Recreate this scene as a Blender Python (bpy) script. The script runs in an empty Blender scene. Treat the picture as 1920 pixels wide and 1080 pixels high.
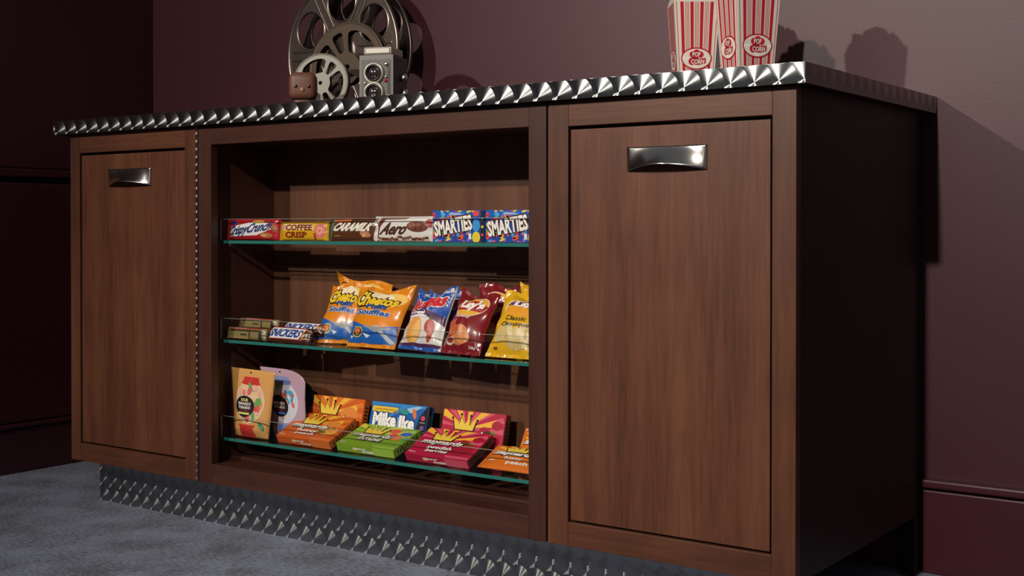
import bpy, bmesh, math, random
from mathutils import Vector, Matrix
from mathutils.geometry import tessellate_polygon

sc = bpy.context.scene
COL = sc.collection
PI = math.pi

# ------------------------------------------------------------------ camera
cam_d = bpy.data.cameras.new('camera'); cam = bpy.data.objects.new('camera', cam_d); COL.objects.link(cam)
F_PX, YAW, PITCH, ROLL = 2365.6, 0.6217, -0.0105, -0.0005
cam_d.sensor_width = 36.0; cam_d.lens = F_PX / 1920 * 36.0
cam_d.shift_y = -90.65 / 1920
fw = Vector((-math.sin(YAW) * math.cos(PITCH), math.cos(YAW) * math.cos(PITCH), math.sin(PITCH)))
rt = fw.cross(Vector((0, 0, 1))).normalized(); up = rt.cross(fw)
cam.matrix_world = Matrix(((rt.x, up.x, -fw.x, 2.5903), (rt.y, up.y, -fw.y, -1.8201), (rt.z, up.z, -fw.z, 0.6654), (0, 0, 0, 1)))
cam_d.clip_start = 0.05
cam_d.dof.use_dof = True; cam_d.dof.focus_distance = 2.55; cam_d.dof.aperture_fstop = 13.0
sc.camera = cam

# ------------------------------------------------------------------ world, lights, exposure
sc.view_settings.view_transform = 'Standard'; sc.view_settings.look = 'None'
sc.view_settings.exposure = 0.0; sc.view_settings.gamma = 1.0
sc.view_settings.use_curve_mapping = False
w = bpy.data.worlds.new('room_ambient'); sc.world = w; w.use_nodes = True
w.node_tree.nodes['Background'].inputs[0].default_value = (0.92, 0.92, 1.0, 1)
w.node_tree.nodes['Background'].inputs[1].default_value = 0.095

def spot(name, loc, aim, watts, size, blend, col, rad):
    d = bpy.data.lights.new(name, 'SPOT'); d.energy = watts; d.spot_size = math.radians(size); d.spot_blend = blend
    d.color = col; d.shadow_soft_size = rad
    o = bpy.data.objects.new(name, d); COL.objects.link(o); o.location = loc
    o.rotation_euler = (Vector(aim) - Vector(loc)).to_track_quat('-Z', 'Y').to_euler()
    return o
spot('ceiling_spot', (0.06, -3.2, 2.15), (0.52, 0.0, 0.5), 235, 74, 1.0, (1.0, 0.92, 0.82), 0.035)
spot('ceiling_spot', (1.80, -3.1, 2.28), (1.5, 0.1, 0.62), 340, 52, 1.0, (1.0, 0.91, 0.80), 0.04)

# ------------------------------------------------------------------ helpers
def lin(h):
    h = h.lstrip('#'); c = [int(h[i:i + 2], 16) / 255 for i in (0, 2, 4)]
    return tuple((x / 12.92 if x <= .04045 else ((x + .055) / 1.055) ** 2.4) for x in c) + (1,)

MATS = {}
def newmat(name):
    m = bpy.data.materials.new(name); m.use_nodes = True
    MATS[name] = m
    return m, m.node_tree, m.node_tree.nodes['Principled BSDF']

def plain(name, col, rough=.5, metal=0, coat=0, spec=.5, bump=None):
    if name in MATS: return MATS[name]
    m, nt, b = newmat(name)
    b.inputs['Base Color'].default_value = lin(col) if isinstance(col, str) else tuple(col) + (1,)
    b.inputs['Roughness'].default_value = rough; b.inputs['Metallic'].default_value = metal
    b.inputs['Coat Weight'].default_value = coat; b.inputs['Coat Roughness'].default_value = .12
    b.inputs['Specular IOR Level'].default_value = spec
    if bump:
        sc_, st = bump
        tc = nt.nodes.new('ShaderNodeTexCoord'); n = nt.nodes.new('ShaderNodeTexNoise'); n.inputs['Scale'].default_value = sc_
        bp = nt.nodes.new('ShaderNodeBump'); bp.inputs['Strength'].default_value = st; bp.inputs['Distance'].default_value = .002
        nt.links.new(tc.outputs['Object'], n.inputs['Vector']); nt.links.new(n.outputs[0], bp.inputs['Height'])
        nt.links.new(bp.outputs[0], b.inputs['Normal'])
    return m

def ink(col, rough=.38):
    return plain('ink_' + col.lstrip('#'), col, rough, 0, .0)

def wood(name, c1, c2, c3, axis='z', rough=.42, seed=0.0):
    m, nt, b = newmat(name); N = nt.nodes; L = nt.links
    tc = N.new('ShaderNodeTexCoord'); mp = N.new('ShaderNodeMapping')
    mp.inputs['Location'].default_value = (seed, seed * 1.7, seed * .6)
    s = {'z': (9, 9, .55), 'x': (.55, 9, 9), 'y': (9, .55, 9)}[axis]
    mp.inputs['Scale'].default_value = s
    L.new(tc.outputs['Object'], mp.inputs[0])
    n1 = N.new('ShaderNodeTexNoise'); n1.inputs['Scale'].default_value = 1.6; n1.inputs['Detail'].default_value = 6; n1.inputs['Roughness'].default_value = .62; n1.inputs['Distortion'].default_value = .35
    L.new(mp.outputs[0], n1.inputs['Vector'])
    n2 = N.new('ShaderNodeTexNoise'); n2.inputs['Scale'].default_value = 14; n2.inputs['Detail'].default_value = 4; n2.inputs['Roughness'].default_value = .7
    L.new(mp.outputs[0], n2.inputs['Vector'])
    n3 = N.new('ShaderNodeTexNoise'); n3.inputs['Scale'].default_value = 5.5; n3.inputs['Detail'].default_value = 2
    L.new(tc.outputs['Object'], n3.inputs['Vector'])
    mx = N.new('ShaderNodeMath'); mx.operation = 'MULTIPLY_ADD'; mx.inputs[1].default_value = .38
    L.new(n2.outputs[0], mx.inputs[0])
    m2 = N.new('ShaderNodeMath'); m2.operation = 'MULTIPLY'; m2.inputs[1].default_value = .62; L.new(n1.outputs[0], m2.inputs[0])
    L.new(m2.outputs[0], mx.inputs[2])
    m3 = N.new('ShaderNodeMath'); m3.operation = 'MULTIPLY_ADD'; m3.inputs[1].default_value = .25; L.new(n3.outputs[0], m3.inputs[0]); L.new(mx.outputs[0], m3.inputs[2])
    r = N.new('ShaderNodeValToRGB'); e = r.color_ramp.elements
    e[0].position = .46; e[0].color = lin(c1); e[1].position = .78; e[1].color = lin(c3)
    k = e.new(.61); k.color = lin(c2)
    L.new(m3.outputs[0], r.inputs[0]); L.new(r.outputs[0], b.inputs['Base Color'])
    b.inputs['Roughness'].default_value = rough; b.inputs['Specular IOR Level'].default_value = .45
    bp = N.new('ShaderNodeBump'); bp.inputs['Strength'].default_value = .05; bp.inputs['Distance'].default_value = .001
    L.new(n2.outputs[0], bp.inputs['Height']); L.new(bp.outputs[0], b.inputs['Normal'])
    return m

def engine_turned(name, plane, spacing, off, col=(.44, .46, .46), rough=.27):
    """overlapping circular brush marks: each disc is brushed round its own centre, the brushing steers the highlight"""
    m, nt, b = newmat(name); N = nt.nodes; L = nt.links
    def math_(op, a, c=None):
        n = N.new('ShaderNodeMath'); n.operation = op
        for i, x in enumerate((a, c)):
            if x is None: continue
            if isinstance(x, (int, float)): n.inputs[i].default_value = x
            else: L.new(x, n.inputs[i])
        return n.outputs[0]
    tc = N.new('ShaderNodeTexCoord'); sp = N.new('ShaderNodeSeparateXYZ'); L.new(tc.outputs['Object'], sp.inputs[0])
    U = sp.outputs['X'] if plane == 'xz' else sp.outputs['Y']; V = sp.outputs['Z']
    u = math_('MULTIPLY', math_('ADD', U, off[0]), 1 / spacing); v = math_('MULTIPLY', math_('ADD', V, off[1]), 1 / spacing)
    fu = math_('FRACT', u); fv = math_('FRACT', v)
    R = .74
    cu = None
    for du, dv in ((1, 1), (0, 1), (1, 0), (0, 0)):       # last = on top
        a = math_('SUBTRACT', fu, float(du)); c = math_('SUBTRACT', fv, float(dv))
        d2 = math_('ADD', math_('MULTIPLY', a, a), math_('MULTIPLY', c, c))
        ins = math_('LESS_THAN', d2, R * R)
        if cu is None: cu, cv, cd = a, c, d2
        else:
            def mixf(x, y):
                n = N.new('ShaderNodeMix'); n.data_type = 'FLOAT'; L.new(ins, n.inputs[0]); L.new(x, n.inputs[2]); L.new(y, n.inputs[3]); return n.outputs[0]
            cu, cv, cd = mixf(cu, a), mixf(cv, c), mixf(cd, d2)
    cb = N.new('ShaderNodeCombineXYZ')
    L.new(cu, cb.inputs[0 if plane == 'xz' else 1]); L.new(cv, cb.inputs[2])      # roughest across the circular scoring
    L.new(cb.outputs[0], b.inputs['Tangent'])
    rad = math_('SQRT', cd)
    # fine concentric scoring + darker rim where the next disc cuts in
    ns = N.new('ShaderNodeTexNoise'); ns.noise_dimensions = '1D'; ns.inputs['Scale'].default_value = 26; ns.inputs['Detail'].default_value = 3
    L.new(rad, ns.inputs['W'])
    rp = N.new('ShaderNodeValToRGB'); e = rp.color_ramp.elements
    e[0].position = .3; e[0].color = tuple(x * .72 for x in col) + (1,); e[1].position = .7; e[1].color = tuple(min(1, x * 1.15) for x in col) + (1,)
    L.new(ns.outputs[0], rp.inputs[0]); L.new(rp.outputs[0], b.inputs['Base Color'])
    b.inputs['Metallic'].default_value = 1; b.inputs['Roughness'].default_value = rough; b.inputs['Anisotropic'].default_value = 1.0
    return m

def glassy(name, tint, refl=1.0, base=.0):
    m, nt, b = newmat(name); N = nt.nodes; L = nt.links
    N.remove(b); out = N['Material Output']
    t = N.new('ShaderNodeBsdfTransparent'); t.inputs[0].default_value = tint + (1,)
    g = N.new('ShaderNodeBsdfGlossy'); g.inputs['Roughness'].default_value = .02
    fr = N.new('ShaderNodeLayerWeight'); fr.inputs[0].default_value = .5
    pw = N.new('ShaderNodeMath'); pw.operation = 'POWER'; pw.inputs[1].default_value = 5.0; L.new(fr.outputs['Facing'], pw.inputs[0])
    ml = N.new('ShaderNodeMath'); ml.operation = 'MULTIPLY_ADD'; ml.inputs[1].default_value = .6 * refl; ml.inputs[2].default_value = .025 * refl + base
    L.new(pw.outputs[0], ml.inputs[0])
    mx = N.new('ShaderNodeMixShader'); L.new(ml.outputs[0], mx.inputs[0]); L.new(t.outputs[0], mx.inputs[1]); L.new(g.outputs[0], mx.inputs[2])
    L.new(mx.outputs[0], out.inputs[0])
    return m

class G:
    """mesh collector, world coordinates"""
    def __init__(s): s.v = []; s.f = []; s.m = []; s.sm = []
    def add(s, vs, fs, mat=0, smooth=False):
        o = len(s.v); s.v += [Vector(x) for x in vs]
        for f in fs: s.f.append([i + o for i in f]); s.m.append(mat); s.sm.append(smooth)
        return s
    def box(s, x0, x1, y0, y1, z0, z1, mat=0, bev=0, M=None):
        bm = bmesh.new()
        vs = [bm.verts.new(p) for p in ((x0, y0, z0), (x1, y0, z0), (x1, y1, z0), (x0, y1, z0), (x0, y0, z1), (x1, y0, z1), (x1, y1, z1), (x0, y1, z1))]
        for f in ((0, 3, 2, 1), (4, 5, 6, 7), (0, 1, 5, 4), (1, 2, 6, 5), (2, 3, 7, 6), (3, 0, 4, 7)): bm.faces.new([vs[i] for i in f])
        if bev: bmesh.ops.bevel(bm, geom=bm.edges[:], offset=bev, segments=2, profile=.6, affect='EDGES')
        s.bm(bm, mat, M); return s
    def bm(s, bm, mat=0, M=None, smooth=False):
        bm.verts.index_update()
        s.add([(M @ v.co if M else v.co) for v in bm.verts], [[v.index for v in f.verts] for f in bm.faces], mat, smooth); bm.free()
    def lathe(s, prof, seg=32, M=None, mat=0, smooth=True):
        """profile (r, h) spun round local z"""
        vs = []; fs = []
        for i in range(seg):
            a = 2 * PI * i / seg
            for r, h in prof:
                p = Vector((r * math.cos(a), r * math.sin(a), h)); vs.append(M @ p if M else p)
        n = len(prof)
        for i in range(seg):
            j = (i + 1) % seg
            for k in range(n - 1): fs.append((i * n + k, j * n + k, j * n + k + 1, i * n + k + 1))
        return s.add(vs, fs, mat, smooth)

ORG = {}
def obj(name, g, mats, parent=None, origin=None, kind=None, label=None):
    me = bpy.data.meshes.new(name)
    if parent is not None: og = ORG[parent.name]
    else: og = Vector(origin) if origin is not None else Vector((0, 0, 0))
    me.from_pydata([v - og for v in g.v], [], g.f)
    if not isinstance(mats, (list, tuple)): mats = [mats]
    for m in mats: me.materials.append(m)
    me.polygons.foreach_set('material_index', g.m); me.polygons.foreach_set('use_smooth', g.sm)
    me.update()
    o = bpy.data.objects.new(name, me); COL.objects.link(o)
    if parent is not None: o.parent = parent
    else: o.location = og
    ORG[o.name] = og
    if kind: o['kind'] = kind
    if label: o['label'] = label
    return o
def thing(name, label, cat, origin, group=None):
    o = bpy.data.objects.new(name, None); COL.objects.link(o); o.location = origin; o.empty_display_size = .02
    ORG[o.name] = Vector(origin); return tag(o, label, cat, group)
def tag(o, label, cat, group=None):
    o['label'] = label; o['category'] = cat
    if group: o['group'] = group
    return o

# ---- flat print: 2D shapes laid on a surface function surf(a, b, off)
def P_rect(a0, b0, a1, b1): return P_poly([(a0, b0), (a1, b0), (a1, b1), (a0, b1)])
def P_poly(pts):
    t = tessellate_polygon([[Vector((x, y, 0)) for x, y in pts]])
    return [tuple(p) for p in pts], [tuple(f) for f in t]
def P_ell(cx, cy, rx, ry, n=20, rot=0, a0=0, a1=2 * PI):
    c, s = math.cos(rot), math.sin(rot)
    pts = []
    for i in range(n):
        t = a0 + (a1 - a0) * i / n; x, y = rx * math.cos(t), ry * math.sin(t)
        pts.append((cx + x * c - y * s, cy + x * s + y * c))
    return [(cx, cy)] + pts, [(0, i + 1, (i + 1) % n + 1) for i in range(n)]
def P_ring(cx, cy, rx, ry, k=.8, n=24, a0=0, a1=2 * PI):
    full = abs(a1 - a0 - 2 * PI) < 1e-6; m = n if full else n + 1
    vs = []; fs = []
    for i in range(m):
        t = a0 + (a1 - a0) * i / n
        vs += [(cx + rx * math.cos(t), cy + ry * math.sin(t)), (cx + k * rx * math.cos(t), cy + k * ry * math.sin(t))]
    for i in range(n):
        j = (i + 1) % m; fs += [(2 * i, 2 * j, 2 * j + 1, 2 * i + 1)]
    return vs, fs
_TX = {}
def text_mesh(s, bold):
    key = (s, round(bold, 3))
    if key not in _TX:
        cu = bpy.data.curves.new('t', 'FONT'); cu.body = s; cu.offset = bold; cu.resolution_u = 2; cu.fill_mode = 'FRONT'
        o = bpy.data.objects.new('t', cu); COL.objects.link(o)
        me = bpy.data.meshes.new_from_object(o)
        _TX[key] = ([(v.co.x, v.co.y) for v in me.vertices], [tuple(p.vertices) for p in me.polygons])
        bpy.data.objects.remove(o); bpy.data.curves.remove(cu); bpy.data.meshes.remove(me)
    return _TX[key]
def P_text(s, cx, cy, w, h, bold=.02, shear=0, rot=0, arc=0, grow=0, asp=1.0):
    """fit the word into w x h round (cx, cy); shear leans it, arc lifts the middle, grow makes the right side taller"""
    base, _ = text_mesh(s, .02); vs, fs = text_mesh(s, bold)
    x0 = min(v[0] for v in base); x1 = max(v[0] for v in base); y0 = min(v[1] for v in base); y1 = max(v[1] for v in base)
    out = []
    c_, s_ = math.cos(rot), math.sin(rot)
    for x, y in vs:
        X = ((x - x0) / (x1 - x0) - .5); Y = ((y - y0) / (y1 - y0) - .5)
        Y *= (1 + grow * X)
        px = X * w + shear * Y * h; py = Y * h + arc * h * (1 - 4 * X * X)
        out.append((cx + px * c_ - py * s_ / asp, cy + px * s_ * asp + py * c_))
    return out, fs
def P_crown(cx, cy, w, h):
    pts = [(-.5, -.5), (.5, -.5), (.62, .25), (.3, -.1), (.28, .55), (.02, .0), (-.2, .6), (-.28, -.05), (-.62, .3)]
    return P_poly([(cx + x * w, cy + y * h) for x, y in pts])
def P_rays(cx, cy, r, n, a0, a1, duty=.5, ry=None):
    vs = []; fs = []; ry = ry or r
    for i in range(n):
        t0 = a0 + (a1 - a0) * i / n; t1 = t0 + (a1 - a0) / n * duty
        k = len(vs); vs += [(cx, cy), (cx + r * math.cos(t0), cy + ry * math.sin(t0)), (cx + r * math.cos(t1), cy + ry * math.sin(t1))]; fs.append((k, k + 1, k + 2))
    return vs, fs
def clip_unit(poly, lo=(0.01, 0.01), hi=(.99, .99)):
    vs, fs = poly; bm = bmesh.new(); bv = [bm.verts.new((x, y, 0)) for x, y in vs]
    for f in fs:
        try: bm.faces.new([bv[i] for i in f])
        except ValueError: pass
    for co, no in (((lo[0], 0, 0), (-1, 0, 0)), ((hi[0], 0, 0), (1, 0, 0)), ((0, lo[1], 0), (0, -1, 0)), ((0, hi[1], 0), (0, 1, 0))):
        bmesh.ops.bisect_plane(bm, geom=bm.verts[:] + bm.edges[:] + bm.faces[:], plane_co=co, plane_no=no, clear_outer=True)
    bm.verts.index_update(); r = ([(v.co.x, v.co.y) for v in bm.verts], [[v.index for v in f.verts] for f in bm.faces]); bm.free(); return r

class Art:
    def __init__(s, surf, cut=0, step=.00012):
        s.surf = surf; s.cut = cut; s.step = step; s.items = []; s.n = 0
    def add(s, poly, col, layer=None, rough=.38, clip=True):
        s.n += 1
        if clip: poly = clip_unit(poly)
        s.items.append((poly, ink(col, rough), (layer if layer is not None else s.n)))
        return s
    def build(s, name, parent):
        g = G(); mats = []
        for (vs, fs), m, lay in s.items:
            if not vs: continue
            if m not in mats: mats.append(m)
            off = .00018 + s.step * lay
            if s.cut:
                bm = bmesh.new(); bv = [bm.verts.new((x, y, 0)) for x, y in vs]
                for f in fs:
                    try: bm.faces.new([bv[i] for i in f])
                    except ValueError: pass
                for ax in (0, 1):
                    k = s.cut
                    while k < .999:
                        co = (k, 0, 0) if ax == 0 else (0, k, 0); no = (1, 0, 0) if ax == 0 else (0, 1, 0)
                        bmesh.ops.bisect_plane(bm, geom=bm.verts[:] + bm.edges[:] + bm.faces[:], plane_co=co, plane_no=no)
                        k += s.cut
                bm.verts.index_update()
                vs = [(v.co.x, v.co.y) for v in bm.verts]; fs = [[v.index for v in f.verts] for f in bm.faces]; bm.free()
            g.add([s.surf(a, b, off) for a, b in vs], fs, mats.index(m), bool(s.cut))
        return obj(name, g, mats, parent)

# ------------------------------------------------------------------ materials of the setting
W_DOOR = wood('walnut_veneer', '#452619', '#5d3625', '#6f452f', 'z', .40)
W_STILE = wood('walnut_stile', '#492a1d', '#5b3625', '#6a432e', 'z', .38, 3.1)
W_RAIL = wood('walnut_rail', '#492a1d', '#5b3625', '#6a432e', 'x', .38, 5.3)
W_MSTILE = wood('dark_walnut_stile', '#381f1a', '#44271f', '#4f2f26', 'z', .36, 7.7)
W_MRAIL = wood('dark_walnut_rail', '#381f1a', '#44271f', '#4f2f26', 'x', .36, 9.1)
W_SIDE = wood('shaded_side_veneer', '#1c1310', '#221713', '#281b16', 'z', .45, 2.2)  # same walnut, with the unlit side's shade put into the colour
W_BACK = wood('walnut_back', '#472818', '#5a3624', '#68422c', 'z', .5, 4.4)
M_DARK = plain('black_void', '#0b0908', .7)
M_EDGE_F = engine_turned('engine_turned_front', 'xz', .0405, (-.009, -.0065))
M_EDGE_S = engine_turned('engine_turned_side', 'yz', .0405, (.0, -.0065))
M_KICK = engine_turned('engine_turned_kick', 'xz', .0375, (.0, .0285), (.52, .52, .50))
M_STEEL = plain('polished_nickel', (.68, .66, .62), .19, 1)

def wall_mat(name, c, rough=.46):
    m, nt, b = newmat(name); N = nt.nodes; L = nt.links
    tc = N.new('ShaderNodeTexCoord'); n = N.new('ShaderNodeTexNoise'); n.inputs['Scale'].default_value = 3.0; n.inputs['Detail'].default_value = 3
    L.new(tc.outputs['Object'], n.inputs['Vector'])
    r = N.new('ShaderNodeValToRGB'); a = lin(c)
    r.color_ramp.elements[0].position = .3; r.color_ramp.elements[0].color = tuple(x * .92 for x in a[:3]) + (1,)
    r.color_ramp.elements[1].position = .7; r.color_ramp.elements[1].color = tuple(x * 1.08 for x in a[:3]) + (1,)
    L.new(n.outputs[0], r.inputs[0]); L.new(r.outputs[0], b.inputs['Base Color'])
    b.inputs['Roughness'].default_value = rough; b.inputs['Specular IOR Level'].default_value = .6
    n2 = N.new('ShaderNodeTexNoise'); n2.inputs['Scale'].default_value = 260; n2.inputs['Detail'].default_value = 2
    L.new(tc.outputs['Object'], n2.inputs['Vector'])
    bp = N.new('ShaderNodeBump'); bp.inputs['Strength'].default_value = .12; bp.inputs['Distance'].default_value = .001
    L.new(n2.outputs[0], bp.inputs['Height']); L.new(bp.outputs[0], b.inputs['Normal'])
    return m
M_WALL = wall_mat('burgundy_paint', '#4a2029')
M_TRIM = wall_mat('burgundy_trim', '#4c1f28', .36)

def carpet():
    m, nt, b = newmat('blue_grey_carpet'); N = nt.nodes; L = nt.links
    tc = N.new('ShaderNodeTexCoord'); mp = N.new('ShaderNodeMapping'); mp.inputs['Scale'].default_value = (1, 3.2, 1); mp.inputs['Rotation'].default_value = (0, 0, -.05)
    L.new(tc.outputs['Object'], mp.inputs[0])
    a = N.new('ShaderNodeTexNoise'); a.inputs['Scale'].default_value = 62; a.inputs['Detail'].default_value = 6; a.inputs['Roughness'].default_value = .72; L.new(mp.outputs[0], a.inputs['Vector'])
    c = N.new('ShaderNodeTexNoise'); c.inputs['Scale'].default_value = 8; c.inputs['Detail'].default_value = 6; L.new(tc.outputs['Object'], c.inputs['Vector'])
    ad = N.new('ShaderNodeMath'); ad.operation = 'MULTIPLY_ADD'; ad.inputs[1].default_value = .38; L.new(c.outputs[0], ad.inputs[0]); 
    h = N.new('ShaderNodeMath'); h.operation = 'MULTIPLY'; h.inputs[1].default_value = .72; L.new(a.outputs[0], h.inputs[0]); L.new(h.outputs[0], ad.inputs[2])
    r = N.new('ShaderNodeValToRGB'); e = r.color_ramp.elements
    e[0].position = .475; e[0].color = lin('#222c42'); e[1].position = .625; e[1].color = lin('#76829f')
    L.new(ad.outputs[0], r.inputs[0]); L.new(r.outputs[0], b.inputs['Base Color'])
    b.inputs['Roughness'].default_value = .95; b.inputs['Specular IOR Level'].default_value = .1; b.inputs['Sheen Weight'].default_value = .25
    bp = N.new('ShaderNodeBump'); bp.inputs['Strength'].default_value = .8; bp.inputs['Distance'].default_value = .006
    L.new(ad.outputs[0], bp.inputs['Height']); L.new(bp.outputs[0], b.inputs['Normal'])
    return m
M_CARPET = carpet()

# ------------------------------------------------------------------ room
WY, WX = .625, -.4916
obj('floor', G().box(WX - .1, 3.6, -3.6, WY + .1, -.05, 0), M_CARPET, kind='structure')
obj('wall_back', G().box(WX - .1, 3.6, WY, WY + .1, -.05, 2.6), M_WALL, kind='structure')
wl = obj('wall_left', G().box(WX - .1, WX, -3.6, WY, -.05, 2.6), M_WALL, kind='structure')
obj('panel', G().box(WX - .002, WX + .012, -3.6, WY - .002, .136, .783, 0, .003), M_TRIM, wl)
obj('panel_rail', G().box(WX - .002, WX + .014, -3.6, WY - .002, .800, .822, 0, .003), M_TRIM, wl)
obj('panel', G().box(WX - .002, WX + .010, -3.6, WY - .002, .824, 2.6, 0, .003), M_WALL, wl)
obj('panel_groove', G().box(WX - .002, WX + .002, -3.6, WY - .002, .784, .799), M_DARK, wl)
bb = obj('baseboard_back', G().box(1.823, 3.6, .604, WY + .002, 0, .160, 0, .003), M_TRIM, kind='structure')
obj('cap_moulding', G().box(1.823, 3.6, .598, WY + .002, .165, .181, 0, .004), M_TRIM, bb)
obj('groove', G().box(1.826, 3.6, .612, WY + .002, .155, .17), M_DARK, bb)
b2 = obj('baseboard_behind', G().box(WX, 1.79, .606, WY + .002, 0, .160, 0, .003), M_TRIM, kind='structure')
obj('cap_moulding', G().box(WX, 1.79, .600, WY + .002, .165, .181, 0, .004), M_TRIM, b2)
b3 = obj('baseboard_left', G().box(WX - .002, WX + .018, -3.6, .60, 0, .118, 0, .003), M_TRIM, kind='structure')
obj('cap_moulding', G().box(WX - .002, WX + .022, -3.6, .60, .121, .132, 0, .003), M_TRIM, b3)

# ------------------------------------------------------------------ cabinets
ZB, ZT = .114, .8815
X1, X2, XW = .4495, 1.3625, 1.821
DZB, DZT = .1554, .8375

def arch_handle(name, x0, x1, z0, z1, parent):
    """bowed sheet pull: flat at the top edge, arched outward at the bottom"""
    g = G(); n, m = 28, 12; th = .0022
    def s(a, b, o):
        x = x0 + (x1 - x0) * a; bow = math.sin(PI * a) ** 1.0
        depth = .004 + .024 * (1 - b) ** 1.3 * bow
        z = z0 + (z1 - z0) * b + .009 * (1 - b) * bow
        return Vector((x, .004 - depth + o, z))
    for o in (0, th):
        vs = [s(i / n, j / m, o) for j in range(m + 1) for i in range(n + 1)]
        fs = [(j * (n + 1) + i, j * (n + 1) + i + 1, (j + 1) * (n + 1) + i + 1, (j + 1) * (n + 1) + i) for j in range(m) for i in range(n)]
        g.add(vs, fs if o == 0 else [f[::-1] for f in fs], 0, True)
    k = (n + 1) * (m + 1); rim = [i for i in range(n + 1)] + [(n + 1) * j + n for j in range(1, m + 1)] + [m * (n + 1) + i for i in range(n - 1, -1, -1)] + [(n + 1) * j for j in range(m - 1, 0, -1)]
    for a, b in zip(rim, rim[1:] + rim[:1]): g.f.append([b, a, a + k, b + k]); g.m.append(0); g.sm.append(False)
    return obj(name, g, M_STEEL, parent)

def frame(t, xa, xb, ox0, ox1, z0, z1, ms, mr):
    obj('stile', G().box(xa + .0006, ox0, 0, .020, ZB, ZT, 0, .0012), ms, t)
    obj('stile', G().box(ox1, xb - .0006, 0, .020, ZB, ZT, 0, .0012), ms, t)
    obj('rail', G().box(ox0 + .0003, ox1 - .0003, .0003, .020, z1, ZT, 0, .0010), mr, t)
    obj('rail', G().box(ox0 + .0003, ox1 - .0003, .0003, .020, ZB, z0, 0, .0010), mr, t)

def door_cabinet(label, xa, xb, ox0, ox1, hx0, hx1):
    t = thing('cabinet', label, 'cabinet', ((xa + xb) / 2, .28, ZB))
    frame(t, xa, xb, ox0, ox1, DZB, DZT, W_STILE, W_RAIL)
    d = obj('door', G().box(ox0 + .004, ox1 - .004, .003, .022, DZB + .004, DZT - .006, 0, .0012), W_DOOR, t)
    arch_handle('handle', hx0, hx1, .757, .797, d)
    obj('gap_backing', G().box(ox0 - .01, ox1 + .01, .0225, .028, DZB - .01, DZT + .01), M_DARK, t)  # black sheet behind the door, darkens the gap around it
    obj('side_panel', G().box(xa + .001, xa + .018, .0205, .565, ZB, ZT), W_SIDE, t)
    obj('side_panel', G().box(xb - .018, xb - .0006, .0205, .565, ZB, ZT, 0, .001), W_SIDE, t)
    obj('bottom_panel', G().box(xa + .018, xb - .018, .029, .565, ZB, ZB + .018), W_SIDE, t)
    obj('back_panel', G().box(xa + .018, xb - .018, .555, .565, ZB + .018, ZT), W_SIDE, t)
    return t
cabL = door_cabinet('narrow walnut cabinet with inset door at the dark left corner', 0.0, X1, .0357, .4088, .144, .293)
cabR = door_cabinet('walnut cabinet with inset door right of the snack shelves', X2, XW, 1.4045, 1.7807, 1.522, 1.668)
obj('gap_post', G().box(1.796, 1.819, .567, .590, 0, ZT), M_DARK, cabR)  # black post added to stand for the dark gap behind the cabinet

MX0, MX1, MZB, MZT = .4932, 1.3218, .1554, .8403
IX0, IX1, IY = .4685, 1.3435, .207
t = thing('display_cabinet', 'open walnut snack display cabinet with three glass shelves', 'cabinet', ((X1 + X2) / 2, .28, ZB))
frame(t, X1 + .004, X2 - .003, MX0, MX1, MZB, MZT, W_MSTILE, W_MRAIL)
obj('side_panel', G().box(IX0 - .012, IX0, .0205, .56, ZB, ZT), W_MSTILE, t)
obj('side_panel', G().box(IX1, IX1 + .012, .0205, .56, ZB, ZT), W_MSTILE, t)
obj('back_panel', G().box(IX0, IX1, IY, IY + .012, ZB, ZT), W_BACK, t)
obj('back_batten', G().box(IX0, IX1, IY - .006, IY, .5655, .580, 0, .001), W_BACK, t)
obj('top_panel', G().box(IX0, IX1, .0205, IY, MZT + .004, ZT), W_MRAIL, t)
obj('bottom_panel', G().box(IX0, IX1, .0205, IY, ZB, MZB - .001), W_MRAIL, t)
obj('bottom_step', G().box(IX0, IX1, .075, IY - .001, MZB - .001, MZB + .006, 0, .001), W_MRAIL, t)
obj('trim_strip', G().box(X1 + .0002, X1 + .0042, -.004, .018, ZB, ZT), engine_turned('engine_turned_strip', 'xz', .017, (.004, .0), (.5, .49, .47), .26), t, label='thin engine-turned metal strip')
obj('gap_strip', G().box(X2 - .0028, X2 + .0002, .012, .02, ZB, ZT), M_DARK, t)

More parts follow.
